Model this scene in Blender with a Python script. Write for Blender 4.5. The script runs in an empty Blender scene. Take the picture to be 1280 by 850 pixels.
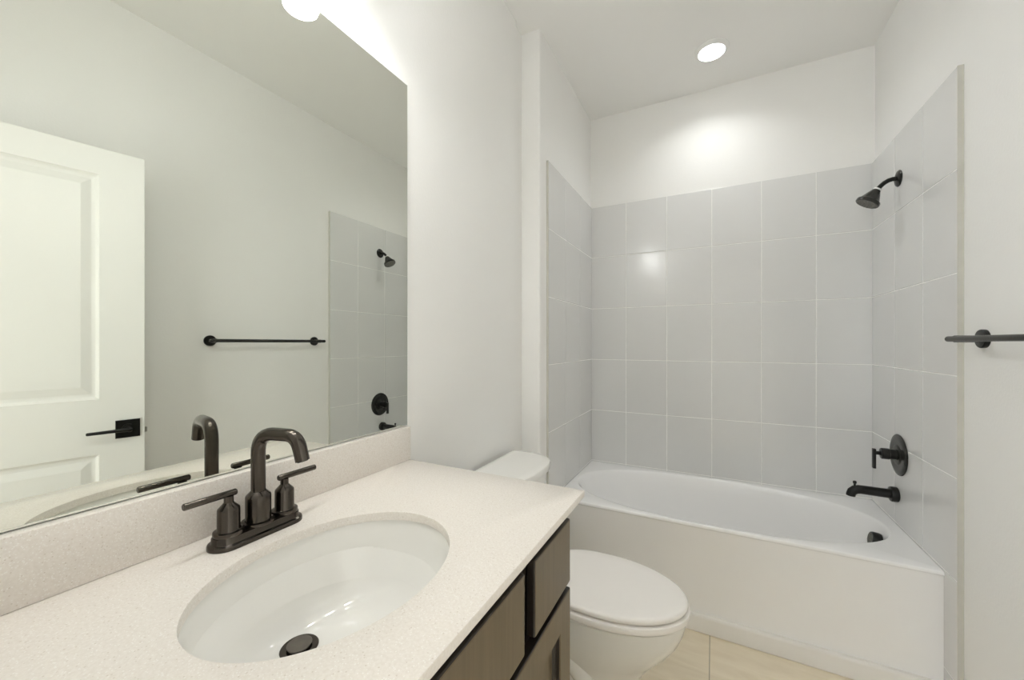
import bpy, bmesh, math, random
from mathutils import Vector, Matrix
random.seed(4)
SC = bpy.context.scene
COL = SC.collection
PI = math.pi

# ---------------------------------------------------------------- camera, world, exposure
cam_data = bpy.data.cameras.new('camera')
cam = bpy.data.objects.new('camera', cam_data)
COL.objects.link(cam)
cam.location = (0.8154, 0.0, 1.2454)
cam.rotation_euler = (PI / 2, 0, 0.4765)
cam_data.sensor_width = 36.0
cam_data.lens = 486.763 / 1280 * 36
cam_data.shift_x = -0.8 / 1280
cam_data.shift_y = 4.0 / 1280
cam_data.clip_start = 0.01
SC.camera = cam

WORLD_STRENGTH = 6.0
VANITY_STRENGTH = 80.0
SHADE_STRENGTH = 33.0
TUB_LIGHT_STRENGTH = 9.0
TUB_BEAM = 1.7
world = bpy.data.worlds.new('world')
SC.world = world
world.use_nodes = True
world.node_tree.nodes['Background'].inputs[0].default_value = (0.95, 0.985, 1.0, 1)
world.node_tree.nodes['Background'].inputs[1].default_value = WORLD_STRENGTH
SC.view_settings.view_transform = 'Standard'
SC.view_settings.look = 'None'
SC.view_settings.gamma = 1
SC.view_settings.use_curve_mapping = False
SC.view_settings.exposure = 0.27
SC.cycles.max_bounces = 16
SC.cycles.diffuse_bounces = 10
SC.cycles.glossy_bounces = 8
SC.cycles.sample_clamp_indirect = 10.0


# ---------------------------------------------------------------- materials
def srgb(r, g, b):
    f = lambda c: c / 12.92 if c <= 0.04045 else ((c + 0.055) / 1.055) ** 2.4
    return (f(r / 255), f(g / 255), f(b / 255), 1)


def mat(name, color, rough=0.5, metal=0.0, spec=0.5, coat=0.0):
    m = bpy.data.materials.new(name)
    m.use_nodes = True
    b = m.node_tree.nodes['Principled BSDF']
    b.inputs['Base Color'].default_value = color
    b.inputs['Roughness'].default_value = rough
    b.inputs['Metallic'].default_value = metal
    b.inputs['Specular IOR Level'].default_value = spec
    b.inputs['Coat Weight'].default_value = coat
    b.inputs['Coat Roughness'].default_value = 0.08
    return m


def nd(m, t, **kw):
    n = m.node_tree.nodes.new(t)
    for k, v in kw.items():
        setattr(n, k, v)
    return n


def bsdf(m):
    return m.node_tree.nodes['Principled BSDF']


def link(m, a, b):
    m.node_tree.links.new(a, b)


def noise_on(m, scale=4.0, amount=0.04, detail=3.0, stretch=(1, 1, 1), bump=0.0, bump_scale=200.0, dist=0.002):
    """gentle mottling of the base colour and an optional fine bump, in object space"""
    base = tuple(bsdf(m).inputs['Base Color'].default_value)
    tc = nd(m, 'ShaderNodeTexCoord')
    mp = nd(m, 'ShaderNodeMapping')
    mp.inputs['Scale'].default_value = stretch
    link(m, tc.outputs['Object'], mp.inputs['Vector'])
    nz = nd(m, 'ShaderNodeTexNoise')
    nz.inputs['Scale'].default_value = scale
    nz.inputs['Detail'].default_value = detail
    link(m, mp.outputs['Vector'], nz.inputs['Vector'])
    rp = nd(m, 'ShaderNodeValToRGB')
    rp.color_ramp.elements[0].position = 0.3
    rp.color_ramp.elements[1].position = 0.7
    rp.color_ramp.elements[0].color = tuple(c * (1 - amount) for c in base[:3]) + (1,)
    rp.color_ramp.elements[1].color = tuple(min(1, c * (1 + amount)) for c in base[:3]) + (1,)
    link(m, nz.outputs['Fac'], rp.inputs['Fac'])
    link(m, rp.outputs['Color'], bsdf(m).inputs['Base Color'])
    if bump:
        n2 = nd(m, 'ShaderNodeTexNoise')
        n2.inputs['Scale'].default_value = bump_scale
        n2.inputs['Detail'].default_value = 2
        link(m, tc.outputs['Object'], n2.inputs['Vector'])
        bp = nd(m, 'ShaderNodeBump')
        bp.inputs['Strength'].default_value = bump
        bp.inputs['Distance'].default_value = dist
        link(m, n2.outputs['Fac'], bp.inputs['Height'])
        link(m, bp.outputs['Normal'], bsdf(m).inputs['Normal'])
    return m


M = {}
M['wall'] = noise_on(mat('wall_paint', (0.845, 0.84, 0.825, 1), 0.55, spec=0.3), 1.5, 0.012, bump=0.25, bump_scale=110, dist=0.0015)
M['ceiling'] = noise_on(mat('ceiling_paint', (0.86, 0.855, 0.84, 1), 0.8, spec=0.2), 1.5, 0.01, bump=0.15, bump_scale=110, dist=0.0015)
M['trim'] = noise_on(mat('trim_paint', (0.82, 0.80, 0.77, 1), 0.35), 3, 0.01)
M['door'] = noise_on(mat('door_paint', (0.76, 0.755, 0.725, 1), 0.38), 2, 0.01)
M['tile'] = noise_on(mat('grey_glazed_tile', (0.70, 0.70, 0.695, 1), 0.17, spec=0.5), 2.0, 0.02)
M['grout'] = noise_on(mat('white_grout', (0.88, 0.88, 0.86, 1), 0.8), 40, 0.03)
M['edge'] = noise_on(mat('tile_edge', (0.55, 0.54, 0.49, 1), 0.5), 20, 0.04)
M['tub'] = noise_on(mat('white_acrylic', (0.88, 0.875, 0.875, 1), 0.14, coat=0.3), 2, 0.01)
M['porcelain'] = noise_on(mat('white_porcelain', (0.83, 0.82, 0.79, 1), 0.08, coat=0.4), 2, 0.008)
M['seat'] = noise_on(mat('white_seat_plastic', (0.87, 0.84, 0.81, 1), 0.22), 2, 0.008)
M['bronze'] = noise_on(mat('dark_bronze', (0.085, 0.074, 0.064, 1), 0.2, metal=1.0), 30, 0.06, stretch=(1, 1, 0.1))
M['stopper'] = noise_on(mat('brushed_bronze_cap', (0.16, 0.145, 0.125, 1), 0.4, metal=0.8), 60, 0.1)
M['black'] = noise_on(mat('matte_black', (0.009, 0.009, 0.008, 1), 0.3, spec=0.3), 30, 0.05)
M['blackgrey'] = noise_on(mat('black_satin', (0.022, 0.022, 0.019, 1), 0.25, metal=0.3), 30, 0.05)
M['white_plastic'] = noise_on(mat('white_plastic', (0.85, 0.85, 0.84, 1), 0.3), 5, 0.01)
M['grate'] = noise_on(mat('rubber_grate', (0.15, 0.145, 0.13, 1), 0.5), 300, 0.6)
M['dark_gap'] = noise_on(mat('dark_recess', (0.012, 0.010, 0.008, 1), 0.6), 8, 0.1)
M['glass_edge'] = noise_on(mat('mirror_edge', (0.66, 0.72, 0.66, 1), 0.2), 30, 0.05)
M['steel'] = noise_on(mat('latch_steel', (0.5, 0.5, 0.47, 1), 0.35, metal=0.9), 30, 0.05)

# mirror silvering
mm = mat('mirror_silver', (0.905, 0.925, 0.885, 1), 0.0, metal=1.0)
tc = nd(mm, 'ShaderNodeTexCoord')
nz = nd(mm, 'ShaderNodeTexNoise')
nz.inputs['Scale'].default_value = 2
link(mm, tc.outputs['Object'], nz.inputs['Vector'])
rp = nd(mm, 'ShaderNodeValToRGB')
rp.color_ramp.elements[0].color = (0.80, 0.815, 0.755, 1)
rp.color_ramp.elements[1].color = (0.81, 0.825, 0.765, 1)
link(mm, nz.outputs['Fac'], rp.inputs['Fac'])
link(mm, rp.outputs['Color'], bsdf(mm).inputs['Base Color'])
M['mirror'] = mm

# speckled quartz
q = mat('speckled_quartz', (0.74, 0.69, 0.64, 1), 0.22)
tc = nd(q, 'ShaderNodeTexCoord')


def speck(scale, lo, hi, colour, prev):
    v = nd(q, 'ShaderNodeTexVoronoi')
    v.inputs['Scale'].default_value = scale
    link(q, tc.outputs['Object'], v.inputs['Vector'])
    sx = nd(q, 'ShaderNodeSeparateColor')
    link(q, v.outputs['Color'], sx.inputs['Color'])
    # only some of the cells carry a chip, and a chip is smaller than its cell
    pick = nd(q, 'ShaderNodeMath', operation='GREATER_THAN')
    link(q, sx.outputs['Red'], pick.inputs[0])
    pick.inputs[1].default_value = hi
    near = nd(q, 'ShaderNodeMath', operation='LESS_THAN')
    link(q, v.outputs['Distance'], near.inputs[0])
    near.inputs[1].default_value = lo
    mul = nd(q, 'ShaderNodeMath', operation='MULTIPLY')
    link(q, pick.outputs[0], mul.inputs[0])
    link(q, near.outputs[0], mul.inputs[1])
    mx = nd(q, 'ShaderNodeMix', data_type='RGBA')
    link(q, mul.outputs[0], mx.inputs['Factor'])
    link(q, prev, mx.inputs[6])
    mx.inputs[7].default_value = colour
    return mx.outputs[2]


nz = nd(q, 'ShaderNodeTexNoise')
nz.inputs['Scale'].default_value = 260
nz.inputs['Detail'].default_value = 3
link(q, tc.outputs['Object'], nz.inputs['Vector'])
rp = nd(q, 'ShaderNodeValToRGB')
rp.color_ramp.elements[0].position = 0.35
rp.color_ramp.elements[1].position = 0.62
rp.color_ramp.elements[0].color = (0.75, 0.70, 0.645, 1)
rp.color_ramp.elements[1].color = (0.80, 0.755, 0.705, 1)
link(q, nz.outputs['Fac'], rp.inputs['Fac'])
o = speck(420, 0.42, 0.76, (0.655, 0.595, 0.53, 1), rp.outputs['Color'])
o = speck(420, 0.36, 0.93, (0.42, 0.36, 0.30, 1), o)
o = speck(420, 0.40, 0.80, (0.86, 0.83, 0.79, 1), o)
link(q, o, bsdf(q).inputs['Base Color'])
M['quartz'] = q

# stained wood with a fine vertical grain
w = mat('brown_stained_wood', (0.10, 0.08, 0.055, 1), 0.34)
tc = nd(w, 'ShaderNodeTexCoord')
mp = nd(w, 'ShaderNodeMapping')
mp.inputs['Scale'].default_value = (60, 60, 2.5)
link(w, tc.outputs['Object'], mp.inputs['Vector'])
nz = nd(w, 'ShaderNodeTexNoise')
nz.inputs['Scale'].default_value = 2
nz.inputs['Detail'].default_value = 5
link(w, mp.outputs['Vector'], nz.inputs['Vector'])
rp = nd(w, 'ShaderNodeValToRGB')
rp.color_ramp.elements[0].position = 0.3
rp.color_ramp.elements[1].position = 0.75
rp.color_ramp.elements[0].color = (0.108, 0.077, 0.041, 1)
rp.color_ramp.elements[1].color = (0.142, 0.106, 0.061, 1)
link(w, nz.outputs['Fac'], rp.inputs['Fac'])
link(w, rp.outputs['Color'], bsdf(w).inputs['Base Color'])
M['wood'] = w
M['wood_dark'] = noise_on(mat('dark_wood_edge', (0.022, 0.016, 0.012, 1), 0.4), 20, 0.2, stretch=(1, 1, 0.1))  # near-black wood for the face frame, front edges and door recess

# floor: large beige porcelain tiles, laid out in metres
f = mat('beige_floor_tile', (0.68, 0.58, 0.42, 1), 0.3)
tc = nd(f, 'ShaderNodeTexCoord')
sp = nd(f, 'ShaderNodeSeparateXYZ')
link(f, tc.outputs['Object'], sp.inputs[0])


def grout_line(sock, start, pitch, halfw):
    a = nd(f, 'ShaderNodeMath', operation='SUBTRACT')
    link(f, sock, a.inputs[0])
    a.inputs[1].default_value = start - pitch * 20.5
    b = nd(f, 'ShaderNodeMath', operation='MODULO')
    link(f, a.outputs[0], b.inputs[0])
    b.inputs[1].default_value = pitch
    c = nd(f, 'ShaderNodeMath', operation='SUBTRACT')
    link(f, b.outputs[0], c.inputs[0])
    c.inputs[1].default_value = pitch / 2
    d = nd(f, 'ShaderNodeMath', operation='ABSOLUTE')
    link(f, c.outputs[0], d.inputs[0])
    e = nd(f, 'ShaderNodeMath', operation='LESS_THAN')
    link(f, d.outputs[0], e.inputs[0])
    e.inputs[1].default_value = halfw
    return e.outputs[0]


gx = grout_line(sp.outputs['X'], 0.801, 0.61, 0.0018)
gy = grout_line(sp.outputs['Y'], 1.40, 0.61, 0.0018)
mxg = nd(f, 'ShaderNodeMath', operation='MAXIMUM')
link(f, gx, mxg.inputs[0])
link(f, gy, mxg.inputs[1])
mp = nd(f, 'ShaderNodeMapping')
mp.inputs['Rotation'].default_value = (0, 0, 0.35)
mp.inputs['Scale'].default_value = (2.0, 9.0, 1.0)
link(f, tc.outputs['Object'], mp.inputs['Vector'])
nz = nd(f, 'ShaderNodeTexNoise')
nz.inputs['Scale'].default_value = 2.2
nz.inputs['Detail'].default_value = 6
nz.inputs['Distortion'].default_value = 0.6
link(f, mp.outputs['Vector'], nz.inputs['Vector'])
rp = nd(f, 'ShaderNodeValToRGB')
rp.color_ramp.elements[0].position = 0.3
rp.color_ramp.elements[1].position = 0.7
rp.color_ramp.elements[0].color = (0.74, 0.645, 0.49, 1)
rp.color_ramp.elements[1].color = (0.85, 0.765, 0.61, 1)
link(f, nz.outputs['Fac'], rp.inputs['Fac'])
mx = nd(f, 'ShaderNodeMix', data_type='RGBA')
link(f, mxg.outputs[0], mx.inputs['Factor'])
link(f, rp.outputs['Color'], mx.inputs[6])
mx.inputs[7].default_value = (0.42, 0.37, 0.27, 1)
link(f, mx.outputs[2], bsdf(f).inputs['Base Color'])
M['floor'] = f


def emitter(name, col, strength):
    m = bpy.data.materials.new(name)
    m.use_nodes = True
    nt = m.node_tree
    for n in list(nt.nodes):
        nt.nodes.remove(n)
    out = nt.nodes.new('ShaderNodeOutputMaterial')
    e = nt.nodes.new('ShaderNodeEmission')
    e.inputs[0].default_value = col
    e.inputs[1].default_value = strength
    nt.links.new(e.outputs[0], out.inputs[0])
    return m


M['shade_glow'] = emitter('frosted_glass_glow', (0.985, 1.0, 0.985, 1), SHADE_STRENGTH)
M['disc_glow'] = emitter('led_lens_glow', (0.98, 1.0, 1.0, 1), TUB_LIGHT_STRENGTH)
M['bulb_glow'] = emitter('bulb_glow', (1.0, 1.0, 0.98, 1), VANITY_STRENGTH)


# ---------------------------------------------------------------- helpers
def obj(name, bm, material, parent=None, smooth=None, label=None):
    """link a bmesh as ONE mesh object; smooth = angle in degrees below which edges are smooth"""
    me = bpy.data.meshes.new(name)
    bm.normal_update()
    bmesh.ops.recalc_face_normals(bm, faces=bm.faces)
    bm.to_mesh(me)
    bm.free()
    mats = material if isinstance(material, (list, tuple)) else [material]
    for x in mats:
        me.materials.append(M[x])
    o = bpy.data.objects.new(name, me)
    COL.objects.link(o)
    if parent is not None:
        o.parent = parent
    if label:
        o['label'] = label
    if smooth is not None:
        for p in me.polygons:
            p.use_smooth = True
        me.set_sharp_from_angle(angle=math.radians(smooth))
    return o


def tag(o, label, cat, group=None):
    o['label'] = label
    o['category'] = cat
    if group:
        o['group'] = group
    return o


def thing(name, label, cat, loc=(0, 0, 0), group=None):
    o = bpy.data.objects.new(name, None)
    COL.objects.link(o)
    o.location = loc
    o.empty_display_size = 0.05
    return tag(o, label, cat, group)


def struct(name, bm, material, parent=None, smooth=None):
    o = obj(name, bm, material, parent, smooth)
    if parent is None:
        o['kind'] = 'structure'
    return o


def box(bm, x0, x1, y0, y1, z0, z1, bev=0.0, seg=2, mi=0):
    r = bmesh.ops.create_cube(bm, size=1.0)
    vs = r['verts']
    for v in vs:
        v.co = Vector(((x0 + x1) / 2 + v.co.x * (x1 - x0), (y0 + y1) / 2 + v.co.y * (y1 - y0), (z0 + z1) / 2 + v.co.z * (z1 - z0)))
    fs = set(f_ for v in vs for f_ in v.link_faces)
    for f_ in fs:
        f_.material_index = mi
    if bev > 0:
        es = list(set(e for v in vs for e in v.link_edges))
        r = bmesh.ops.bevel(bm, geom=es, offset=bev, segments=seg, profile=0.5, affect='EDGES')
        for f_ in r['faces']:
            f_.material_index = mi
    return bm


def rings(bm, loops, cap0=True, cap1=True, closed=True, mi=0):
    """loft a list of equal-length point loops"""
    vl = [[bm.verts.new(p) for p in lp] for lp in loops]
    n = len(vl[0])
    for a, b in zip(vl, vl[1:]):
        for i in range(n if closed else n - 1):
            j = (i + 1) % n
            bm.faces.new((a[i], a[j], b[j], b[i])).material_index = mi
    if cap0:
        bm.faces.new(vl[0]).material_index = mi
    if cap1:
        bm.faces.new(vl[-1]).material_index = mi
    return bm


def frame_for(d):
    d = d.normalized()
    up = Vector((0, 0, 1)) if abs(d.z) < 0.9 else Vector((0, 1, 0))
    a = d.cross(up).normalized()
    return a, d.cross(a).normalized()


def lathe(bm, prof, base=(0, 0, 0), axis=(0, 0, 1), n=40, mi=0, cap0=True, cap1=True):
    """prof = [(radius, distance along the axis)]"""
    ax = Vector(axis).normalized()
    a, b = frame_for(ax)
    base = Vector(base)
    lp = []
    for r, h in prof:
        lp.append([base + ax * h + (a * math.cos(2 * PI * i / n) + b * math.sin(2 * PI * i / n)) * max(r, 1e-5) for i in range(n)])
    return rings(bm, lp, cap0, cap1, mi=mi)


def tube(bm, pts, r, n=24, mi=0):
    pts = [Vector(p) for p in pts]
    rs = r if isinstance(r, (list, tuple)) else [r] * len(pts)
    t0 = (pts[1] - pts[0]).normalized()
    a, b = frame_for(t0)
    lp = []
    for i, p in enumerate(pts):
        if i == 0:
            t = (pts[1] - pts[0])
        elif i == len(pts) - 1:
            t = (pts[-1] - pts[-2])
        else:
            t = (pts[i + 1] - pts[i]).normalized() + (pts[i] - pts[i - 1]).normalized()
        t.normalize()
        a = (a - t * a.dot(t)).normalized()
        b = t.cross(a)
        lp.append([p + (a * math.cos(2 * PI * k / n) + b * math.sin(2 * PI * k / n)) * rs[i] for k in range(n)])
    return rings(bm, lp, mi=mi)


def fillet_path(pts, rad, seg=10):
    """polyline with its corners rounded"""
    pts = [Vector(p) for p in pts]
    out = [pts[0]]
    for i in range(1, len(pts) - 1):
        p, a, b = pts[i], (pts[i - 1] - pts[i]), (pts[i + 1] - pts[i])
        la, lb = a.length, b.length
        a.normalize()
        b.normalize()
        ang = a.angle(b)
        rr = rad[i - 1] if isinstance(rad, (list, tuple)) else rad
        d = min(rr / math.tan(ang / 2), la * 0.49, lb * 0.49)
        s, e = p + a * d, p + b * d
        for k in range(seg + 1):
            t = k / seg
            out.append(s * (1 - t) ** 2 + p * 2 * t * (1 - t) + e * t * t)
    out.append(pts[-1])
    # the quadratic arc is close enough to a circle at these sizes
    return out


def sellipse(cx, cy, ax, ay, z, n=64, ex=2.0, axb=None):
    """superellipse loop in the xy plane; axb = semi-axis on the -x side"""
    out = []
    for i in range(n):
        t = 2 * PI * i / n
        c, s = math.cos(t), math.sin(t)
        a = ax if c >= 0 or axb is None else axb
        out.append(Vector((cx + a * math.copysign(abs(c) ** (2 / ex), c), cy + ay * math.copysign(abs(s) ** (2 / ex), s), z)))
    return out


def stadium(cx, cy, hx, hy, z, n=48):
    """rounded-end oblong, long along y, half width hx"""
    out = []
    for i in range(n):
        t = 2 * PI * i / n
        c, s = math.cos(t), math.sin(t)
        out.append(Vector((cx + hx * c, cy + hx * s + math.copysign(hy - hx, s) if abs(s) > 1e-9 else cy + (hy - hx) * (1 if c > 0 else -1), z)))
    return out


# ---------------------------------------------------------------- dimensions (metres)
XR = 1.535          # right wall
ZC = 2.7416         # ceiling
YF = -0.045         # wall behind the camera (with the doorway)
YB = 2.569          # wall behind the tub
XP = 0.0808         # left side of the tub alcove
TL, TR, TB = 0.0908, 1.5203, 2.559   # tile faces
ZT = 2.147          # top of the tile
DOOR_X0, DOOR_X1, DOOR_Z = 0.70, 1.50, 2.05
HX0 = -1.0           # far end of the added hallway
OX0, OX1, OZ = -0.30, 0.62, 2.25   # its opening, made up to let world light in

# ---------------------------------------------------------------- room shell
bm = bmesh.new()
box(bm, HX0 - 0.1, XR + 0.15, -1.6, YB + 0.15, -0.1, 0.0)
struct('floor', bm, 'floor')
bm = bmesh.new()
box(bm, HX0 - 0.1, XR + 0.15, -1.6, YB + 0.15, ZC, ZC + 0.1)
struct('ceiling', bm, 'ceiling')

bm = bmesh.new()   # mirror wall; it steps back a little beside the alcove
foot = [(-0.12, YF - 0.1), (0, YF - 0.1), (0, 1.614), (-0.014, 1.6145), (-0.014, 1.72), (-0.12, 1.72)]
rings(bm, [[Vector((x, y, 0)) for x, y in foot], [Vector((x, y, ZC)) for x, y in foot]])
struct('wall_left', bm, 'wall')

bm = bmesh.new()   # furred-out alcove side, rounded outer corner
r_ = 0.012
arc = [(XP - r_ + r_ * math.cos(t), 1.704 + r_ + r_ * math.sin(t)) for t in [-PI / 2 + PI / 2 * k / 6 for k in range(7)]]
foot = [(-0.12, 1.704)] + arc + [(XP, YB + 0.1), (-0.12, YB + 0.1)]
rings(bm, [[Vector((x, y, 0)) for x, y in foot], [Vector((x, y, ZC)) for x, y in foot]])
struct('wall_alcove', bm, 'wall', smooth=40)

bm = bmesh.new()
box(bm, XP, XR + 0.1, YB, YB + 0.1, 0, ZC)
struct('wall_back', bm, 'wall')
bm = bmesh.new()
box(bm, XR, XR + 0.1, YF - 0.1, YB + 0.0, 0, ZC)
struct('wall_right', bm, 'wall')
bm = bmesh.new()   # wall with the doorway, as one mesh
box(bm, -0.0, DOOR_X0, YF - 0.1, YF, 0, ZC)
box(bm, DOOR_X1, XR, YF - 0.1, YF, 0, ZC)
box(bm, DOOR_X0, DOOR_X1, YF - 0.1, YF, DOOR_Z, ZC)
struct('wall_front', bm, 'wall')
bm = bmesh.new()   # added unseen hallway, its opening placed to send light onto the right wall
box(bm, HX0 - 0.1, OX0, -1.6, -1.5, 0, ZC)
box(bm, OX1, XR + 0.15, -1.6, -1.5, 0, ZC)
box(bm, OX0, OX1, -1.6, -1.5, OZ, ZC)
struct('wall_added_hallway', bm, 'wall')
bm = bmesh.new()  # left end of the added hallway, closed to world light
box(bm, HX0 - 0.1, HX0, -1.5, YF - 0.1, 0, ZC)
box(bm, HX0 - 0.1, -0.12, YF - 0.1, YF - 0.0, 0, ZC)
struct('wall_added_hallway_left', bm, 'wall')
bm = bmesh.new()  # right end, added so world light enters only by the opening
box(bm, XR + 0.1, XR + 0.15, -1.5, YF - 0.1, 0, ZC)
struct('wall_added_hallway_right', bm, 'wall')

# door casing on the doorway
bm = bmesh.new()
box(bm, DOOR_X0 - 0.06, DOOR_X0, YF, YF + 0.012, 0, DOOR_Z + 0.06, 0.003)
box(bm, DOOR_X0, DOOR_X1, YF, YF + 0.012, DOOR_Z, DOOR_Z + 0.06, 0.003)
struct('trim_2', bm, 'trim')

# baseboards
bm = bmesh.new()
box(bm, XR - 0.012, XR, 0.85, 1.789, 0, 0.085, 0.004)
struct('baseboard_right', bm, 'trim')
bm = bmesh.new()
box(bm, 0, 0.012, 0.842, 1.612, 0, 0.085, 0.004)
struct('baseboard_left', bm, 'trim')

# ---------------------------------------------------------------- tiled tub surround
ZL = [0.0, 0.13, 0.466, 0.8018, 1.138, 1.4746, 1.8138, ZT]


def tile_panel(name, axis, plane, wall, cuts, flip):
    """bevelled tiles on a grout bed; axis = 'x' (panel faces +-x) or 'y'"""
    bm = bmesh.new()
    bed = plane + (0.0018 if flip else -0.0018)
    c0, c1 = cuts[0], cuts[-1]
    if axis == 'x':
        box(bm, min(bed, wall), max(bed, wall), c0, c1, 0, ZT, mi=1)
    else:
        box(bm, c0, c1, min(bed, wall), max(bed, wall), 0, ZT, mi=1)
    g = 0.0021
    for a, b in zip(cuts, cuts[1:]):
        for z0, z1 in zip(ZL, ZL[1:]):
            lo, hi = (plane, plane + 0.006) if flip else (plane - 0.006, plane)
            aa = a + (0 if a == c0 else g)
            bb = b - (0 if b == c1 else g)
            zz0, zz1 = z0 + g, z1 - (0 if z1 == ZT else g)
            if axis == 'x':
                box(bm, lo, hi, aa, bb, zz0, zz1, 0.0014, 2)
            else:
                box(bm, aa, bb, lo, hi, zz0, zz1, 0.0014, 2)
    return struct(name, bm, ['tile', 'grout'])


YT = 1.791
tile_panel('wall_tiled_left', 'x', TL, XP, [YT, 2.04, 2.30, 2.5568], False)
tile_panel('wall_tiled_back', 'y', TB, YB, [XP, 0.315, 0.56, 0.806, 1.052, 1.296, XR - 0.0005], True)
tile_panel('wall_tiled_right', 'x', TR, XR, [YT, 2.026, 2.287, 2.5568], True)
bm = bmesh.new()   # metal finishing strip on the two free edges of the tile
box(bm, XP - 0.0, TL + 0.0004, YT - 0.003, YT - 0.0002, 0, ZT + 0.001)
struct('trim_3', bm, 'edge')
bm = bmesh.new()
box(bm, TR - 0.0004, XR, YT - 0.003, YT - 0.0002, 0, ZT + 0.001)
struct('trim_4', bm, 'edge')

# ---------------------------------------------------------------- bathtub
ZR = 0.4594
tub = thing('bathtub', 'white built-in bathtub with an oval basin under the grey tiles', 'bathtub', ((TL + TR) / 2, 2.21, 0))
TUB0 = Vector(tub.location)


def tub_obj(name, bm, material, **kw):
    bmesh.ops.translate(bm, verts=bm.verts, vec=-TUB0)
    return obj(name, bm, material, tub, **kw)


bm = bmesh.new()
x0, x1, y0, y1 = TL + 0.0005, TR - 0.0005, 1.8677, TB - 0.0005
NS = 28


def rect_loop(ix, iy, z):
    a, b, c, d = x0 + ix, x1 - ix, y0 + iy, y1 - ix
    out = []
    cs = [(b, c), (b, d), (a, d), (a, c)]
    for k in range(4):
        p, qq = cs[k], cs[(k + 1) % 4]
        for i in range(NS):
            t = i / NS
            out.append(Vector((p[0] + (qq[0] - p[0]) * t, p[1] + (qq[1] - p[1]) * t, z)))
    return out


ref = rect_loop(0, 0, 0)
mxx, myy = (x0 + x1) / 2, (y0 + y1) / 2
angs = [math.atan2((p.y - myy) / ((y1 - y0) / 2), (p.x - mxx) / ((x1 - x0) / 2)) for p in ref]


def oval_loop(xl, xr_, hb, z, ex=2.25, cy=2.212):
    cx_, a = (xl + xr_) / 2, (xr_ - xl) / 2
    out = []
    for t in angs:
        c, s = math.cos(t), math.sin(t)
        out.append(Vector((cx_ + a * math.copysign(abs(c) ** (2 / ex), c), cy + hb * math.copysign(abs(s) ** (2 / ex), s), z)))
    return out


L_ = [rect_loop(0, 0.006, 0.0), rect_loop(0, 0.006, 0.440), rect_loop(0, 0.0045, 0.444), rect_loop(0, 0.0005, 0.447), rect_loop(0, 0, 0.450),
      rect_loop(0, 0.001, 0.4555), rect_loop(0, 0.003, 0.4582), rect_loop(0, 0.007, ZR),
      oval_loop(0.108, 1.478, 0.328, ZR), oval_loop(0.114, 1.474, 0.324, ZR - 0.001), oval_loop(0.120, 1.470, 0.319, ZR - 0.004),
      oval_loop(0.127, 1.466, 0.314, ZR - 0.011), oval_loop(0.135, 1.462, 0.309, 0.435), oval_loop(0.160, 1.452, 0.299, 0.39),
      oval_loop(0.220, 1.437, 0.285, 0.30), oval_loop(0.290, 1.420, 0.268, 0.20), oval_loop(0.345, 1.400, 0.250, 0.145),
      oval_loop(0.395, 1.370, 0.225, 0.112), oval_loop(0.450, 1.325, 0.190, 0.097), oval_loop(0.60, 1.20, 0.12, 0.092), oval_loop(0.80, 1.05, 0.05, 0.090)]
rings(bm, L_, cap0=True, cap1=True)
tub_obj('basin', bm, 'tub', smooth=38)
bm = bmesh.new()
ax = Vector((-0.985, 0, 0.17))
lathe(bm, [(0.012, 0.0), (0.033, 0.004), (0.0345, 0.010), (0.0335, 0.030), (0.031, 0.036), (0.030, 0.0365)], (1.4525, 2.205, 0.393), ax, 40)
ov = tub_obj('overflow_cover', bm, 'black', smooth=35, label='round black overflow cover on the drain-end wall')
bm = bmesh.new()
bs = Vector((1.4525, 2.205, 0.393)) + ax * 0.0366
lathe(bm, [(0.027, 0.0), (0.0265, 0.0012)], bs, ax, 40)
a_, b_ = frame_for(ax)
for k in range(-4, 5):
    o2 = k * 0.0055
    h = math.sqrt(max(0.0255 ** 2 - o2 ** 2, 0))
    for d1, d2 in ((a_, b_), (b_, a_)):
        c = bs + ax * 0.0016 + d1 * o2
        tube(bm, [c - d2 * h, c + d2 * h], 0.0009, 6)
bmesh.ops.translate(bm, verts=bm.verts, vec=-TUB0)
obj('grate', bm, 'grate', ov)
bm = bmesh.new()
lathe(bm, [(0.0, 0), (0.033, 0.0), (0.034, 0.002), (0.030, 0.004), (0.018, 0.0045), (0.017, 0.012), (0.013, 0.014), (0.0, 0.0142)], (1.25, 2.212, 0.0925), (0, 0, 1), 36, cap0=False, cap1=False)
tub_obj('drain', bm, 'black', smooth=35, label='black tub drain stopper')

bm = bmesh.new()   # trim strip where the tub apron meets the floor
prof = [(1.8735, 0), (1.8595, 0), (1.8565, 0.004), (1.8565, 0.064), (1.858, 0.071), (1.862, 0.0755), (1.867, 0.0765), (1.8735, 0.0765)]
rings(bm, [[Vector((TL + 0.0005, y, z)) for y, z in prof], [Vector((TR - 0.0005, y, z)) for y, z in prof]])
struct('trim_1', bm, 'trim', smooth=30)

# ---------------------------------------------------------------- vanity cabinet
VY0, VY1 = -0.005, 0.842
VC = (VY0 + VY1) / 2
van = thing('vanity_cabinet', 'dark brown wooden vanity cabinet under the speckled countertop', 'cabinet', (0.0, VC, 0))


def van_obj(name, bm, material, parent=None, **kw):
    bmesh.ops.translate(bm, verts=bm.verts, vec=-Vector(van.location))
    return obj(name, bm, material, parent or van, **kw)


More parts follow.
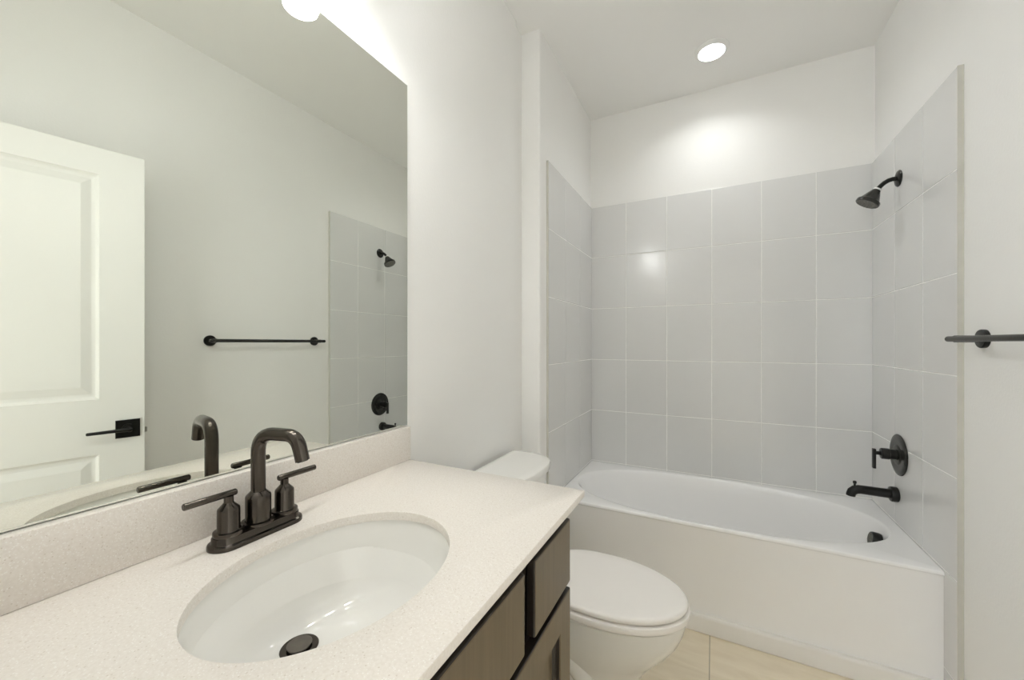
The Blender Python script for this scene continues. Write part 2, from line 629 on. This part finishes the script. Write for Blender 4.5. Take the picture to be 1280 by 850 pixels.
bm = bmesh.new()   # open-topped box: two sides, back, bottom, toe board
box(bm, 0.002, 0.492, VY0, VY0 + 0.016, 0.0, 0.8864)
box(bm, 0.002, 0.492, VY1 - 0.016, VY1, 0.0, 0.8864)
box(bm, 0.002, 0.014, VY0 + 0.016, VY1 - 0.016, 0.09, 0.8864)
box(bm, 0.014, 0.492, VY0 + 0.016, VY1 - 0.016, 0.09, 0.105)
box(bm, 0.44, 0.452, VY0 + 0.016, VY1 - 0.016, 0.0, 0.09)
van_obj('carcass', bm, 'wood')
bm = bmesh.new()
X0, X1 = 0.4922, 0.5105
for a, b in ((VY0, VY0 + 0.03), (VY1 - 0.03, VY1), (0.196, 0.246), (0.595, 0.645)):
    box(bm, X0, X1, a, b, 0.695, 0.8864)
for a, b in ((VY0, VY0 + 0.03), (VY1 - 0.03, VY1), (VC - 0.02, VC + 0.02)):
    box(bm, X0, X1, a, b, 0.09, 0.695)
for a, b in ((0.845, 0.8864), (0.68, 0.725), (0.09, 0.125)):
    box(bm, X0, X1, VY0 + 0.03, VY1 - 0.03, a, b)
van_obj('face_frame', bm, 'wood_dark')


def slab_front(y0, y1, z0, z1):
    bm = bmesh.new()
    xa, xb = 0.5107, 0.5300
    box(bm, xa, xb, y0, y1, z0, z1, 0.0045, 3, mi=0)
    for f_ in bm.faces:      # the thin edges of the fronts are darker than their faces
        if f_.calc_center_median().x < xb - 0.0012:
            f_.material_index = 1
    return bm


def shaker_door(y0, y1, z0, z1, sw=0.062):
    xa, xb, xp = 0.5107, 0.5300, 0.5145
    bm = bmesh.new()
    lp = []
    for x, ins in ((xa, 0), (xb - 0.003, 0), (xb - 0.001, 0.001), (xb, 0.0035), (xb, sw), (xb - 0.002, sw + 0.0025), (xp + 0.007, sw + 0.0035), (xp + 0.006, sw + 0.007), (xp, sw + 0.012)):
        lp.append([Vector((x, y0 + ins, z0 + ins)), Vector((x, y1 - ins, z0 + ins)), Vector((x, y1 - ins, z1 - ins)), Vector((x, y0 + ins, z1 - ins))])
    rings(bm, lp)
    for f_ in bm.faces:
        c = f_.calc_center_median()
        if c.x < xb - 0.0012 and len([1 for v in f_.verts if v.co.x > xp - 0.0001]) == 4 and abs(f_.normal.x if f_.normal.length else 0) < 2 and not all(abs(v.co.x - xp) < 1e-5 for v in f_.verts):
            f_.material_index = 1
        if any(abs(v.co.x - xa) < 1e-6 for v in f_.verts):
            f_.material_index = 1
    return bm


van_obj('drawer', slab_front(0.641, 0.836, 0.712, 0.8535), ['wood', 'wood_dark'], label='small slab drawer front at the toilet end')
van_obj('drawer', slab_front(0.001, 0.200, 0.712, 0.8535), ['wood', 'wood_dark'])
van_obj('false_front', slab_front(0.241, 0.600, 0.712, 0.8535), ['wood', 'wood_dark'], label='wide fixed panel in front of the sink')
van_obj('door', shaker_door(VC + 0.003, 0.836, 0.10, 0.6975), ['wood', 'wood_dark'])
van_obj('door', shaker_door(0.001, VC - 0.003, 0.10, 0.6975), ['wood', 'wood_dark'])

# ---------------------------------------------------------------- countertop with an oval cut-out
CZ0, CZ1 = 0.8870, 0.9036
CX1, CY0, CY1 = 0.5485, YF + 0.002, 0.881
SX, SY = 0.2983, 0.4121          # sink centre
SA, SB = 0.1561, 0.1935          # semi-axes
bm = bmesh.new()
NQ = 24
a0, a1, c0, c1 = 0.001, CX1, CY0, CY1


def rl(ins, z):
    a, b, c, d = a0, a1 - ins, c0, c1 - ins
    out = []
    cs = [(b, c), (b, d), (a, d), (a, c)]
    for k in range(4):
        p, qq = cs[k], cs[(k + 1) % 4]
        for i in range(NQ):
            t = i / NQ
            out.append(Vector((p[0] + (qq[0] - p[0]) * t, p[1] + (qq[1] - p[1]) * t, z)))
    return out


ref2 = rl(0, 0)
hx_, hy_ = (a1 - a0) / 2, (c1 - c0) / 2
ang2 = [math.atan2((p.y - (c0 + c1) / 2) / hy_, (p.x - (a0 + a1) / 2) / hx_) for p in ref2]


def el(da, z):
    return [Vector((SX + (SA + da) * math.cos(t), SY + (SB + da) * math.sin(t), z)) for t in ang2]


loops = [rl(0.002, CZ0), rl(0, CZ0 + 0.002), rl(0, CZ1 - 0.002), rl(0.0006, CZ1 - 0.0006), rl(0.002, CZ1), el(0.002, CZ1), el(0.0006, CZ1 - 0.0006), el(0, CZ1 - 0.002), el(0, CZ0)]
vl = [[bm.verts.new(p) for p in lp] for lp in loops]
n_ = len(vl[0])
for a, b in list(zip(vl, vl[1:])) + [(vl[-1], vl[0])]:
    for i in range(n_):
        j = (i + 1) % n_
        bm.faces.new((a[i], a[j], b[j], b[i]))
ct = obj('countertop', bm, 'quartz', smooth=30)
tag(ct, 'cream speckled stone countertop with an oval sink opening', 'countertop')
bm = bmesh.new()
box(bm, 0.001, 0.0238, CY0, CY1, CZ1 + 0.0002, 1.0006, 0.0018, 2)
tag(obj('backsplash', bm, 'quartz', smooth=30), 'low speckled stone upstand below the mirror, behind the faucet', 'backsplash')

# ---------------------------------------------------------------- sink
bm = bmesh.new()
NK = 72


def se(ax_, ay_, z, ox=0.0, ex=2.0):
    return sellipse(SX + ox, SY, ax_, ay_, z, NK, ex)


DX = -0.094                       # the drain sits towards the wall
lp = [se(SA + 0.020, SB + 0.020, CZ0 - 0.0006), se(SA + 0.004, SB + 0.004, CZ0 - 0.0006), se(SA + 0.003, SB + 0.003, CZ0 - 0.002)]
for k, (s, z) in enumerate(((0.99, 0.864), (0.965, 0.838), (0.925, 0.812), (0.86, 0.788), (0.76, 0.768), (0.62, 0.754), (0.45, 0.7455), (0.29, 0.7415), (0.17, 0.7395))):
    t = (1 - s) ** 1.0
    lp.append(se(SA * s, SB * (s - 0.10 * t * s), z, DX * min(1, t * 1.18)))
lp.append(sellipse(SX + DX, SY, 0.024, 0.024, 0.7385, NK))
rings(bm, lp, cap0=False, cap1=True)
# the outside of the bowl
lp = [se(SA + 0.020, SB + 0.020, CZ0 - 0.0006), se(SA + 0.020, SB + 0.020, CZ0 - 0.012), se(SA * 0.98, SB * 0.98, 0.84), se(SA * 0.8, SB * 0.78, 0.765, DX * .25), se(SA * .5, SB * .45, 0.735, DX * .6), sellipse(SX + DX, SY, 0.03, 0.03, 0.730, NK)]
rings(bm, lp, cap0=False, cap1=True)
bmesh.ops.translate(bm, verts=bm.verts, vec=-Vector((SX, SY, 0.730)))
sink = thing('sink', 'white oval undermount sink set into the speckled countertop', 'sink', (SX, SY, 0.730))
obj('basin', bm, 'porcelain', sink, smooth=50)
bm = bmesh.new()
lathe(bm, [(0.0, 0), (0.0240, 0), (0.0288, 0.0018), (0.0292, 0.003), (0.028, 0.0042), (0.022, 0.0045), (0.0, 0.004)], (DX, 0, 0.7382 - 0.730), n=40, cap0=False, cap1=False)
dr = obj('drain', bm, 'bronze', sink, smooth=35, label='dark bronze drain flange')
bm = bmesh.new()
lathe(bm, [(0.0, 0), (0.0165, 0), (0.0165, 0.0030), (0.0188, 0.0034), (0.0192, 0.0042), (0.0184, 0.0050), (0.0, 0.0056)], (DX, 0, 0.7424 - 0.730), n=40, cap0=False, cap1=False)
obj('stopper', bm, 'stopper', dr, smooth=35)

# ---------------------------------------------------------------- faucet
FX, FY, FZ = 0.084, 0.4146, CZ1 + 0.0003
fau = thing('faucet', 'dark bronze two-handle faucet with an arched spout behind the sink', 'faucet', (FX, FY, FZ))
bm = bmesh.new()
prof = [(0.0, 0.0), (0.0, 0.0045), (-0.0012, 0.0068), (-0.004, 0.0080), (-0.0055, 0.0086), (-0.0062, 0.0098), (-0.0062, 0.0165), (-0.0075, 0.0185), (-0.0100, 0.0192)]
rings(bm, [stadium(0, 0, 0.0285 + d, 0.079 + d, h, 64) for d, h in prof])
obj('base_plate', bm, 'bronze', fau, smooth=35)


SWV = Vector((math.cos(0.2), math.sin(0.2), 0))     # the spout is turned a little towards the tub


def arc_spout():
    p = fillet_path([(0, 0, 0.070), (0, 0, 0.1795), (SWV.x * 0.086, SWV.y * 0.086, 0.1795), (SWV.x * 0.0985, SWV.y * 0.0985, 0.137)], [0.036, 0.040], 14)
    bm = bmesh.new()
    tube(bm, p, 0.0116, 28)
    return bm


bm = bmesh.new()
lathe(bm, [(0.0265, 0.0188), (0.0268, 0.0215), (0.0262, 0.0235), (0.0225, 0.0240), (0.0205, 0.0245), (0.0202, 0.027), (0.0202, 0.066), (0.0195, 0.0685), (0.0135, 0.0745), (0.0125, 0.0755)], (0, 0, 0), n=48)
bdy = obj('spout_body', bm, 'bronze', fau, smooth=35)
sp_ = obj('spout', arc_spout(), 'bronze', fau, smooth=40)
bm = bmesh.new()
e0 = SWV * 0.0985 + Vector((0, 0, 0.137))
dd = (SWV * 0.0125 + Vector((0, 0, -0.0425))).normalized()
lathe(bm, [(0.0088, -0.001), (0.0088, 0.0012), (0.0080, 0.0016), (0.0078, 0.0005)], e0, dd, 28)
obj('aerator', bm, 'black', sp_, smooth=35)
for s in (-1, 1):
    bm = bmesh.new()
    lathe(bm, [(0.0225, 0.0188), (0.0228, 0.0225), (0.0222, 0.0252), (0.0195, 0.0258), (0.0178, 0.0262), (0.0166, 0.0285), (0.0164, 0.060), (0.0158, 0.0625), (0.0085, 0.0705), (0.0072, 0.072), (0.0070, 0.0825)], (0, s * 0.0483, 0), n=40)
    h = obj('handle', bm, 'bronze', fau, smooth=35)
    bm = bmesh.new()
    y0_, y1_ = s * 0.0365, s * 0.1125
    tube(bm, [(0, y0_ + s * t, 0.0862) for t in (0.0, 0.0008)] + [(0, y0_ + s * 0.0015, 0.0862), (0, y1_ - s * 0.0015, 0.0862)] + [(0, y1_ - s * 0.0006, 0.0862), (0, y1_, 0.0862)], [0.0046, 0.0052, 0.0055, 0.0055, 0.0052, 0.0046], 24)
    obj('lever', bm, 'bronze', h, smooth=40)
bm = bmesh.new()
lathe(bm, [(0.0022, 0.0188), (0.0022, 0.040), (0.0038, 0.042), (0.0044, 0.046), (0.0040, 0.0505), (0.0026, 0.0525)], (-0.0232, 0.004, 0), n=20)
obj('lift_rod', bm, 'bronze', fau, smooth=40)

# ---------------------------------------------------------------- mirror
mir = thing('wall_mirror', 'large frameless wall mirror above the sink reflecting the open door', 'mirror', (0.0, VC, 1.0))
bm = bmesh.new()
box(bm, 0.0005, 0.0045, YF + 0.004 - VC, 0.887 - VC, 0.0025, 1.013, mi=0)
obj('glass_edge', bm, 'glass_edge', mir)
bm = bmesh.new()
pts = [(YF + 0.0045 - VC, 0.003), (0.8865 - VC, 0.003), (0.8865 - VC, 1.0125), (YF + 0.0045 - VC, 1.0125)]
rings(bm, [[Vector((0.0046, y, z)) for y, z in pts], [Vector((0.0051, y, z)) for y, z in pts]])
obj('silvered_glass', bm, 'mirror', mir)

# ---------------------------------------------------------------- vanity light above the mirror
VLX, VLY, VLZ = 0.165, 0.4146, 2.131
vl_ = thing('vanity_light', 'lit white glass wall light above the mirror, its shade seen in the reflection', 'light', (0.0, VLY, VLZ))
bm = bmesh.new()
box(bm, 0.0005, 0.022, -0.30, 0.30, 0.17, 0.225, 0.004)
obj('back_plate', bm, 'black', vl_)
for k in (-1, 0, 1):
    y = k * 0.243
    bm = bmesh.new()
    tube(bm, fillet_path([(0.022, y, 0.198), (VLX, y, 0.198), (VLX, y, 0.150)], 0.02, 6), 0.007, 16)
    lathe(bm, [(0.020, 0.118), (0.022, 0.122), (0.022, 0.150), (0.012, 0.156)], (VLX, y, 0), n=28)
    arm = obj('arm', bm, 'black', vl_, smooth=40)
    bm = bmesh.new()
    lathe(bm, [(0.0385, 0.017), (0.0385, 0.0), (0.040, -0.0008), (0.0415, 0.0005), (0.0415, 0.105), (0.038, 0.113), (0.020, 0.1175)], (VLX, y, 0), n=40, cap0=False)
    shd = obj('shade', bm, 'shade_glow', vl_, smooth=40, label='glowing white glass shade')
    bm = bmesh.new()   # curved white shield, added to keep the shade's glow off the wall
    sh_ = []
    for r, h in ((0.0440, 0.010), (0.0458, 0.010), (0.0458, 0.114), (0.0440, 0.114), (0.0440, 0.010)):
        sh_.append([Vector((VLX + r * math.cos(PI + math.radians(a)), y + r * math.sin(PI + math.radians(a)), h)) for a in range(-88, 89, 4)])
    rings(bm, sh_, False, False, closed=False)
    obj('added_glow_shield', bm, 'white_plastic', shd, smooth=40)
    bm = bmesh.new()
    lathe(bm, [(0.0383, 0.0165), (0.0375, 0.0135), (0.030, 0.0115), (0.0, 0.010)], (VLX, y, 0), n=40, cap1=False)
    obj('bulb', bm, 'bulb_glow', shd, smooth=60)

# ---------------------------------------------------------------- recessed light over the tub


def recessed(name, x, y, glow, label):
    t = thing(name, label, 'light', (x, y, ZC))
    bm = bmesh.new()
    pr = [(0.0615, -0.002), (0.0615, -0.0135), (0.0635, -0.0145), (0.068, -0.0115), (0.0765, -0.0065), (0.080, -0.0035), (0.0805, -0.0002), (0.070, -0.0001)]
    n = 64
    lps = [[Vector((r * math.cos(2 * PI * i / n), r * math.sin(2 * PI * i / n), h)) for i in range(n)] for r, h in pr]
    rings(bm, lps, False, False)
    obj('trim_ring', bm, 'white_plastic', t, smooth=40)
    bm = bmesh.new()
    lathe(bm, [(0.0612, -0.0105), (0.060, -0.0132), (0.05, -0.0145), (0.0, -0.0155)], (0, 0, 0), n=64, cap1=False)
    obj('lens', bm, glow, t, smooth=60)
    ld = bpy.data.lights.new('downlight', 'AREA')       # the fixture's own light, a beam narrower than a bare diffuser's
    ld.shape = 'DISK'
    ld.size = 0.11
    ld.energy = TUB_BEAM
    ld.color = (0.98, 1.0, 1.0)
    ld.spread = math.radians(135)
    lo = bpy.data.objects.new('downlight', ld)
    COL.objects.link(lo)
    lo.location = (0, 0, -0.0165)
    lo.parent = t
    return t


recessed('recessed_light', 0.806, 2.232, 'disc_glow', 'round lit recessed ceiling light above the bathtub')

# ---------------------------------------------------------------- toilet
TY = 1.335
toi = thing('toilet', 'white two-piece toilet with closed lid between the vanity and the bathtub', 'toilet', (0.0, TY, 0))


def egg(tipx, backx, cx_, hw, z, ex_f=2.0, ex_b=2.7, n=72):
    """elongated-bowl outline: elliptical front, squarer back"""
    out = []
    for i in range(n):
        t = 2 * PI * i / n
        c, s = math.cos(t), math.sin(t)
        e = ex_f if c >= 0 else ex_b
        a = (tipx - cx_) if c >= 0 else (cx_ - backx)
        out.append(Vector((cx_ + a * math.copysign(abs(c) ** (2 / e), c), hw * math.copysign(abs(s) ** (2 / e), s), z)))
    return out


bm = bmesh.new()   # bowl and pedestal: one continuous casting
lp = [egg(0.600, 0.120, 0.36, 0.118, 0.000, 2.4, 3), egg(0.602, 0.118, 0.36, 0.120, 0.012, 2.4, 3), egg(0.596, 0.124, 0.36, 0.112, 0.045, 2.3, 3),
      egg(0.592, 0.130, 0.37, 0.104, 0.090, 2.2, 3), egg(0.596, 0.135, 0.38, 0.103, 0.130, 2.2, 2.8), egg(0.612, 0.140, 0.40, 0.112, 0.170, 2.1, 2.8),
      egg(0.648, 0.145, 0.42, 0.130, 0.215, 2.0, 2.8), egg(0.690, 0.150, 0.44, 0.148, 0.260, 2.0, 2.8), egg(0.718, 0.150, 0.45, 0.160, 0.300, 2.0, 2.9),
      egg(0.733, 0.150, 0.455, 0.167, 0.335, 2.0, 3.0), egg(0.739, 0.150, 0.46, 0.170, 0.362, 2.0, 3.0), egg(0.741, 0.150, 0.46, 0.172, 0.377, 2.0, 3.0), egg(0.736, 0.155, 0.46, 0.167, 0.3815, 2.0, 3.0)]
rings(bm, lp)
obj('bowl', bm, 'porcelain', toi, smooth=50)
for s in (-1, 1):
    # the moulded trapway that bulges from the pedestal's side
    bm = bmesh.new()
    p = [(0.17, s * 0.070, 0.02), (0.18, s * 0.088, 0.12), (0.22, s * 0.100, 0.21), (0.30, s * 0.104, 0.258), (0.385, s * 0.100, 0.225), (0.44, s * 0.086, 0.155), (0.475, s * 0.062, 0.10), (0.50, s * 0.035, 0.07)]
    pts = []
    for i in range(len(p) - 1):
        a, b = Vector(p[i]), Vector(p[i + 1])
        pm = Vector(p[max(i - 1, 0)])
        pn = Vector(p[min(i + 2, len(p) - 1)])
        for k in range(6):
            t = k / 6
            pts.append(0.5 * ((2 * a) + (b - pm) * t + (2 * pm - 5 * a + 4 * b - pn) * t * t + (3 * a - pm - 3 * b + pn) * t ** 3))
    pts.append(Vector(p[-1]))
    tube(bm, pts, [0.040] * len(pts), 20)
    obj('trapway', bm, 'porcelain', toi, smooth=60)
bm = bmesh.new()   # seat ring
S0, S1 = 0.3868, 0.4085
out_ = [(0.0, S0), (0.0025, S0 + 0.002), (0.0035, S0 + 0.005), (0.0035, S1 - 0.004), (0.0025, S1 - 0.0015), (-0.0005, S1)]
lp = [egg(0.748 + d, 0.270, 0.48, 0.178 + d, z) for d, z in out_]
lp += [egg(0.748 - 0.06, 0.330, 0.49, 0.178 - 0.06, S1), egg(0.748 - 0.066, 0.335, 0.49, 0.178 - 0.066, S1 - 0.006), egg(0.748 - 0.066, 0.335, 0.49, 0.178 - 0.066, S0)]
vlx = [[bm.verts.new(p) for p in l] for l in lp]
for a, b in list(zip(vlx, vlx[1:])) + [(vlx[-1], vlx[0])]:
    for i in range(72):
        j = (i + 1) % 72
        bm.faces.new((a[i], a[j], b[j], b[i]))
obj('seat', bm, 'seat', toi, smooth=40)
bm = bmesh.new()   # lid, slightly domed
Z0 = 0.4150
lp = [egg(0.744 + d, 0.262, 0.48, 0.175 + d, z) for d, z in ((-0.004, Z0), (-0.0005, Z0 + 0.001), (0.001, Z0 + 0.004), (0.001, Z0 + 0.0105), (-0.001, Z0 + 0.0140), (-0.005, Z0 + 0.0165), (-0.012, Z0 + 0.0180), (-0.05, Z0 + 0.0200), (-0.12, Z0 + 0.0212), (-0.17, Z0 + 0.0215))]
rings(bm, lp)
obj('lid', bm, 'seat', toi, smooth=40)
for s in (-1, 1):
    bm = bmesh.new()
    box(bm, 0.235, 0.275, s * 0.075 - 0.02, s * 0.075 + 0.02, 0.3838, 0.418, 0.006, 3)
    obj('seat_hinge', bm, 'seat', toi, smooth=40)


def tank_loop(xb, xf, bow, hw, z, r=0.03, n=18):
    """plan of the tank: flat back, bowed front, rounded corners"""
    out = [Vector((xb, -hw + 0.012, z)), Vector((xb, hw - 0.012, z)), Vector((xb + 0.004, hw - 0.003, z)), Vector((xb + 0.012, hw, z))]
    for i in range(n + 1):
        t = i / n
        th = PI / 2 - PI * t
        s = math.sin(th)
        c = math.cos(th)
        out.append(Vector((xb + 0.055 + (xf + bow - xb - 0.055) * abs(c) ** (2 / 2.9), hw * math.copysign(abs(s) ** (2 / 2.9), s), z)))
    out += [Vector((xb + 0.012, -hw, z)), Vector((xb + 0.004, -hw + 0.003, z))]
    return out


bm = bmesh.new()
rings(bm, [tank_loop(0.035, 0.175, 0.022, 0.170, 0.384), tank_loop(0.033, 0.182, 0.024, 0.178, 0.40), tank_loop(0.030, 0.195, 0.03, 0.192, 0.60), tank_loop(0.030, 0.198, 0.03, 0.195, 0.742)])
obj('tank', bm, 'porcelain', toi, smooth=40)
bm = bmesh.new()
rings(bm, [tank_loop(0.028, 0.204, 0.034, 0.200, 0.7425), tank_loop(0.025, 0.210, 0.036, 0.206, 0.747), tank_loop(0.025, 0.212, 0.036, 0.207, 0.765), tank_loop(0.027, 0.209, 0.036, 0.205, 0.7715), tank_loop(0.034, 0.202, 0.034, 0.198, 0.7745), tank_loop(0.05, 0.18, 0.03, 0.18, 0.7752)])
obj('tank_lid', bm, 'porcelain', toi, smooth=40)

# ---------------------------------------------------------------- shower head
sh = thing('shower', 'black bell-shaped shower head on a curved arm high on the right tiles', 'shower head', (TR, 2.237, 1.95))
bm = bmesh.new()
lathe(bm, [(0.034, -0.0002), (0.0345, 0.003), (0.031, 0.007), (0.020, 0.011), (0.013, 0.013), (0.0, 0.0132)], (0, 0, 0), (-1, 0, 0), 40, cap1=False)
obj('flange', bm, 'blackgrey', sh, smooth=35)
bm = bmesh.new()
pa = [Vector((-0.006, 0, 0.0)), Vector((-0.022, 0, 0.001)), Vector((-0.036, 0, -0.003)), Vector((-0.049, 0, -0.011)), Vector((-0.060, 0, -0.0215)), Vector((-0.0672, 0, -0.030)), Vector((-0.072, 0, -0.036))]
tube(bm, pa, 0.0092, 20)
obj('arm', bm, 'black', sh, smooth=40)
ax = Vector((-0.52, 0, -0.854)).normalized()
nb = pa[-1]
bm = bmesh.new()
lathe(bm, [(0.0135, -0.0045), (0.0148, -0.003), (0.0148, 0.0005), (0.0135, 0.002)], nb, ax, 28)
obj('collar', bm, 'white_plastic', sh, smooth=40, label='white plastic collar ring')
bm = bmesh.new()
lathe(bm, [(0.0130, 0.001), (0.0155, 0.004), (0.0175, 0.009), (0.0225, 0.018), (0.0300, 0.034), (0.0365, 0.048), (0.0385, 0.0505), (0.0425, 0.0525), (0.0440, 0.055), (0.0440, 0.064), (0.0425, 0.066), (0.0385, 0.0665)], nb, ax, 44)
hd = obj('bell', bm, 'blackgrey', sh, smooth=35)
bm = bmesh.new()
lathe(bm, [(0.0385, 0.0664), (0.0375, 0.0676), (0.0, 0.0688)], nb, ax, 44, cap1=False)
a_, b_ = frame_for(ax)
for ring_, cnt in ((0.010, 6), (0.021, 12), (0.031, 18)):
    for i in range(cnt):
        t = 2 * PI * i / cnt
        c = nb + ax * 0.0684 + (a_ * math.cos(t) + b_ * math.sin(t)) * ring_
        lathe(bm, [(0.0019, -0.001), (0.0015, 0.0018), (0.0005, 0.002)], c, ax, 8)
obj('spray_face', bm, 'grate', hd, smooth=35)

# ---------------------------------------------------------------- shower valve
va = thing('shower_valve', 'black round valve plate with a lever handle above the tub spout', 'valve', (TR, 2.235, 0.768))
bm = bmesh.new()
lathe(bm, [(0.086, -0.0002), (0.0875, 0.003), (0.086, 0.0055), (0.078, 0.0085), (0.066, 0.0095), (0.050, 0.0085), (0.044, 0.0085), (0.040, 0.0115), (0.034, 0.0125), (0.0, 0.0126)], (0, 0, 0), (-1, 0, 0), 56, cap1=False)
obj('escutcheon', bm, 'blackgrey', va, smooth=30)
bm = bmesh.new()
lathe(bm, [(0.0215, 0.0122), (0.0215, 0.034), (0.0235, 0.035), (0.0235, 0.058), (0.0215, 0.0605), (0.009, 0.061), (0.008, 0.062), (0.008, 0.078)], (0, 0, 0), (-1, 0, 0), 36)
hub = obj('handle_hub', bm, 'black', va, smooth=35)
bm = bmesh.new()
box(bm, -0.088, -0.077, -0.009, 0.009, -0.068, 0.0175, 0.002, 2)
obj('lever', bm, 'black', hub)

# ---------------------------------------------------------------- tub spout
ts = thing('tub_spout', 'black tub spout with a diverter knob sticking out over the bath rim', 'spout', (TR, 2.254, 0.592))
bm = bmesh.new()
lathe(bm, [(0.029, -0.0002), (0.0315, 0.002), (0.0320, 0.020), (0.0300, 0.0245), (0.020, 0.0255)], (0, 0, 0), (-1, 0, 0), 40)
obj('flange', bm, 'black', ts, smooth=35)
bm = bmesh.new()
pts = [(-0.023, 0, 0.0), (-0.06, 0, 0.0005), (-0.10, 0, 0.001), (-0.128, 0, 0.001), (-0.142, 0, -0.003), (-0.152, 0, -0.012), (-0.1565, 0, -0.024), (-0.157, 0, -0.031)]
tube(bm, pts, [0.0195, 0.0195, 0.0192, 0.0190, 0.0188, 0.0180, 0.0172, 0.0168], 28)
obj('spout', bm, 'black', ts, smooth=40)
bm = bmesh.new()
lathe(bm, [(0.0042, 0.016), (0.0042, 0.026), (0.0065, 0.028), (0.0072, 0.033), (0.0062, 0.038), (0.003, 0.0395)], (-0.143, 0, -0.002), n=20)
obj('diverter_knob', bm, 'black', ts, smooth=40)

# ---------------------------------------------------------------- towel bar
BZ, BX = 1.2585, XR - 0.066
tb = thing('towel_bar', 'straight black towel bar mounted on the right-hand wall near the tiles', 'towel bar', (XR, 1.38, BZ))
bm = bmesh.new()
ya, yb = 1.05 - 1.38, 1.712 - 1.38
tube(bm, [(-0.066, ya, 0), (-0.066, ya + 0.002, 0), (-0.066, yb - 0.002, 0), (-0.066, yb, 0)], [0.0070, 0.0088, 0.0088, 0.0070], 24)
obj('bar', bm, 'blackgrey', tb, smooth=40)
for y in (1.081 - 1.38, 1.677 - 1.38):
    bm = bmesh.new()
    lathe(bm, [(0.0275, -0.0003), (0.028, 0.003), (0.028, 0.010), (0.026, 0.0125), (0.0115, 0.0135), (0.0105, 0.015), (0.0105, 0.0665), (0.009, 0.0685), (0.0, 0.069)], (0, y, 0), (-1, 0, 0), 36, cap1=False)
    obj('post', bm, 'black', tb, smooth=35)

# ---------------------------------------------------------------- the open door (seen in the mirror)
P0, P1 = Vector((1.333, 0.749, 0)), Vector((1.494, -0.020, 0))
LEN = (P1 - P0).length
du = (P1 - P0).normalized()
dn = Vector((du.y, -du.x, 0))       # faces the mirror
door = bpy.data.objects.new('door_1', None)
COL.objects.link(door)
door.location = P1
door['kind'] = 'structure'
door['label'] = 'white two-panel door standing open, seen in the mirror'


def dp(u, z, d=0.0):
    """point on the door: u from the latch edge, height z, d out of the face"""
    return P0 + du * u + Vector((0, 0, z)) + dn * d - P1


bm = bmesh.new()
us = [0.0, 0.131, LEN - 0.131, LEN]
zs = [0.012, 0.22, 0.804, 1.023, 1.915, 2.020]
TH = 0.035
gv = {}
for i, u in enumerate(us):
    for j, z in enumerate(zs):
        gv[(i, j)] = bm.verts.new(dp(u, z))
for i in range(3):
    for j in range(5):
        if i == 1 and j in (1, 3):
            # moulded recess: cove down, flat, slope up to a raised field
            u0_, u1_, z0_, z1_ = us[1], us[2], zs[j], zs[j + 1]
            prev = [gv[(1, j)], gv[(2, j)], gv[(2, j + 1)], gv[(1, j + 1)]]
            for ins, dep in ((0.003, -0.004), (0.010, -0.0085), (0.016, -0.0095), (0.022, -0.0095), (0.046, -0.003), (0.050, -0.002)):
                cur = [bm.verts.new(dp(a, b, dep)) for a, b in ((u0_ + ins, z0_ + ins), (u1_ - ins, z0_ + ins), (u1_ - ins, z1_ - ins), (u0_ + ins, z1_ - ins))]
                for k in range(4):
                    bm.faces.new((prev[k], prev[(k + 1) % 4], cur[(k + 1) % 4], cur[k]))
                prev = cur
            bm.faces.new(prev)
        else:
            bm.faces.new((gv[(i, j)], gv[(i + 1, j)], gv[(i + 1, j + 1)], gv[(i, j + 1)]))
rim = [gv[(i, 0)] for i in range(4)] + [gv[(3, j)] for j in range(1, 6)] + [gv[(i, 5)] for i in (2, 1, 0)] + [gv[(0, j)] for j in (4, 3, 2, 1)]
back = [bm.verts.new(v.co - dn * TH) for v in rim]
for k in range(len(rim)):
    j = (k + 1) % len(rim)
    bm.faces.new((rim[k], rim[j], back[j], back[k]))
bm.faces.new(back)
obj('door_panel', bm, 'door', door)
bm = bmesh.new()   # square rose
lp = []
for ins, d in ((0, 0.0003), (0, 0.006), (0.0015, 0.0075)):
    lp.append([dp(a, b, d) for a, b in ((0.014 + ins, 0.858 + ins), (0.087 - ins, 0.858 + ins), (0.087 - ins, 0.931 - ins), (0.014 + ins, 0.931 - ins))])
rings(bm, lp)
rose = obj('rose', bm, 'black', door, label='square black rose')
bm = bmesh.new()
lathe(bm, [(0.020, 0.0072), (0.020, 0.011), (0.0105, 0.012), (0.0095, 0.014), (0.0095, 0.043), (0.008, 0.045)], dp(0.050, 0.8945), dn, 28)
c0_ = dp(0.050, 0.8945, 0.040)
tube(bm, [c0_ - du * 0.009, c0_, c0_ + du * 0.03, c0_ + du * 0.117, c0_ + du * 0.120], [0.006, 0.0075, 0.0072, 0.006, 0.004], 16)
obj('door_handle', bm, 'black', door, smooth=40, label='black lever handle')
bm = bmesh.new()
bx = [(-0.0002, 0.869, -0.024), (-0.010, 0.869, -0.024), (-0.010, 0.889, -0.024), (-0.0002, 0.889, -0.024)]
rings(bm, [[dp(a, b, d) for a, b, d in bx], [dp(a, b, d + 0.013) for a, b, d in bx]])
obj('latch', bm, 'steel', door, label='small steel latch bolt')
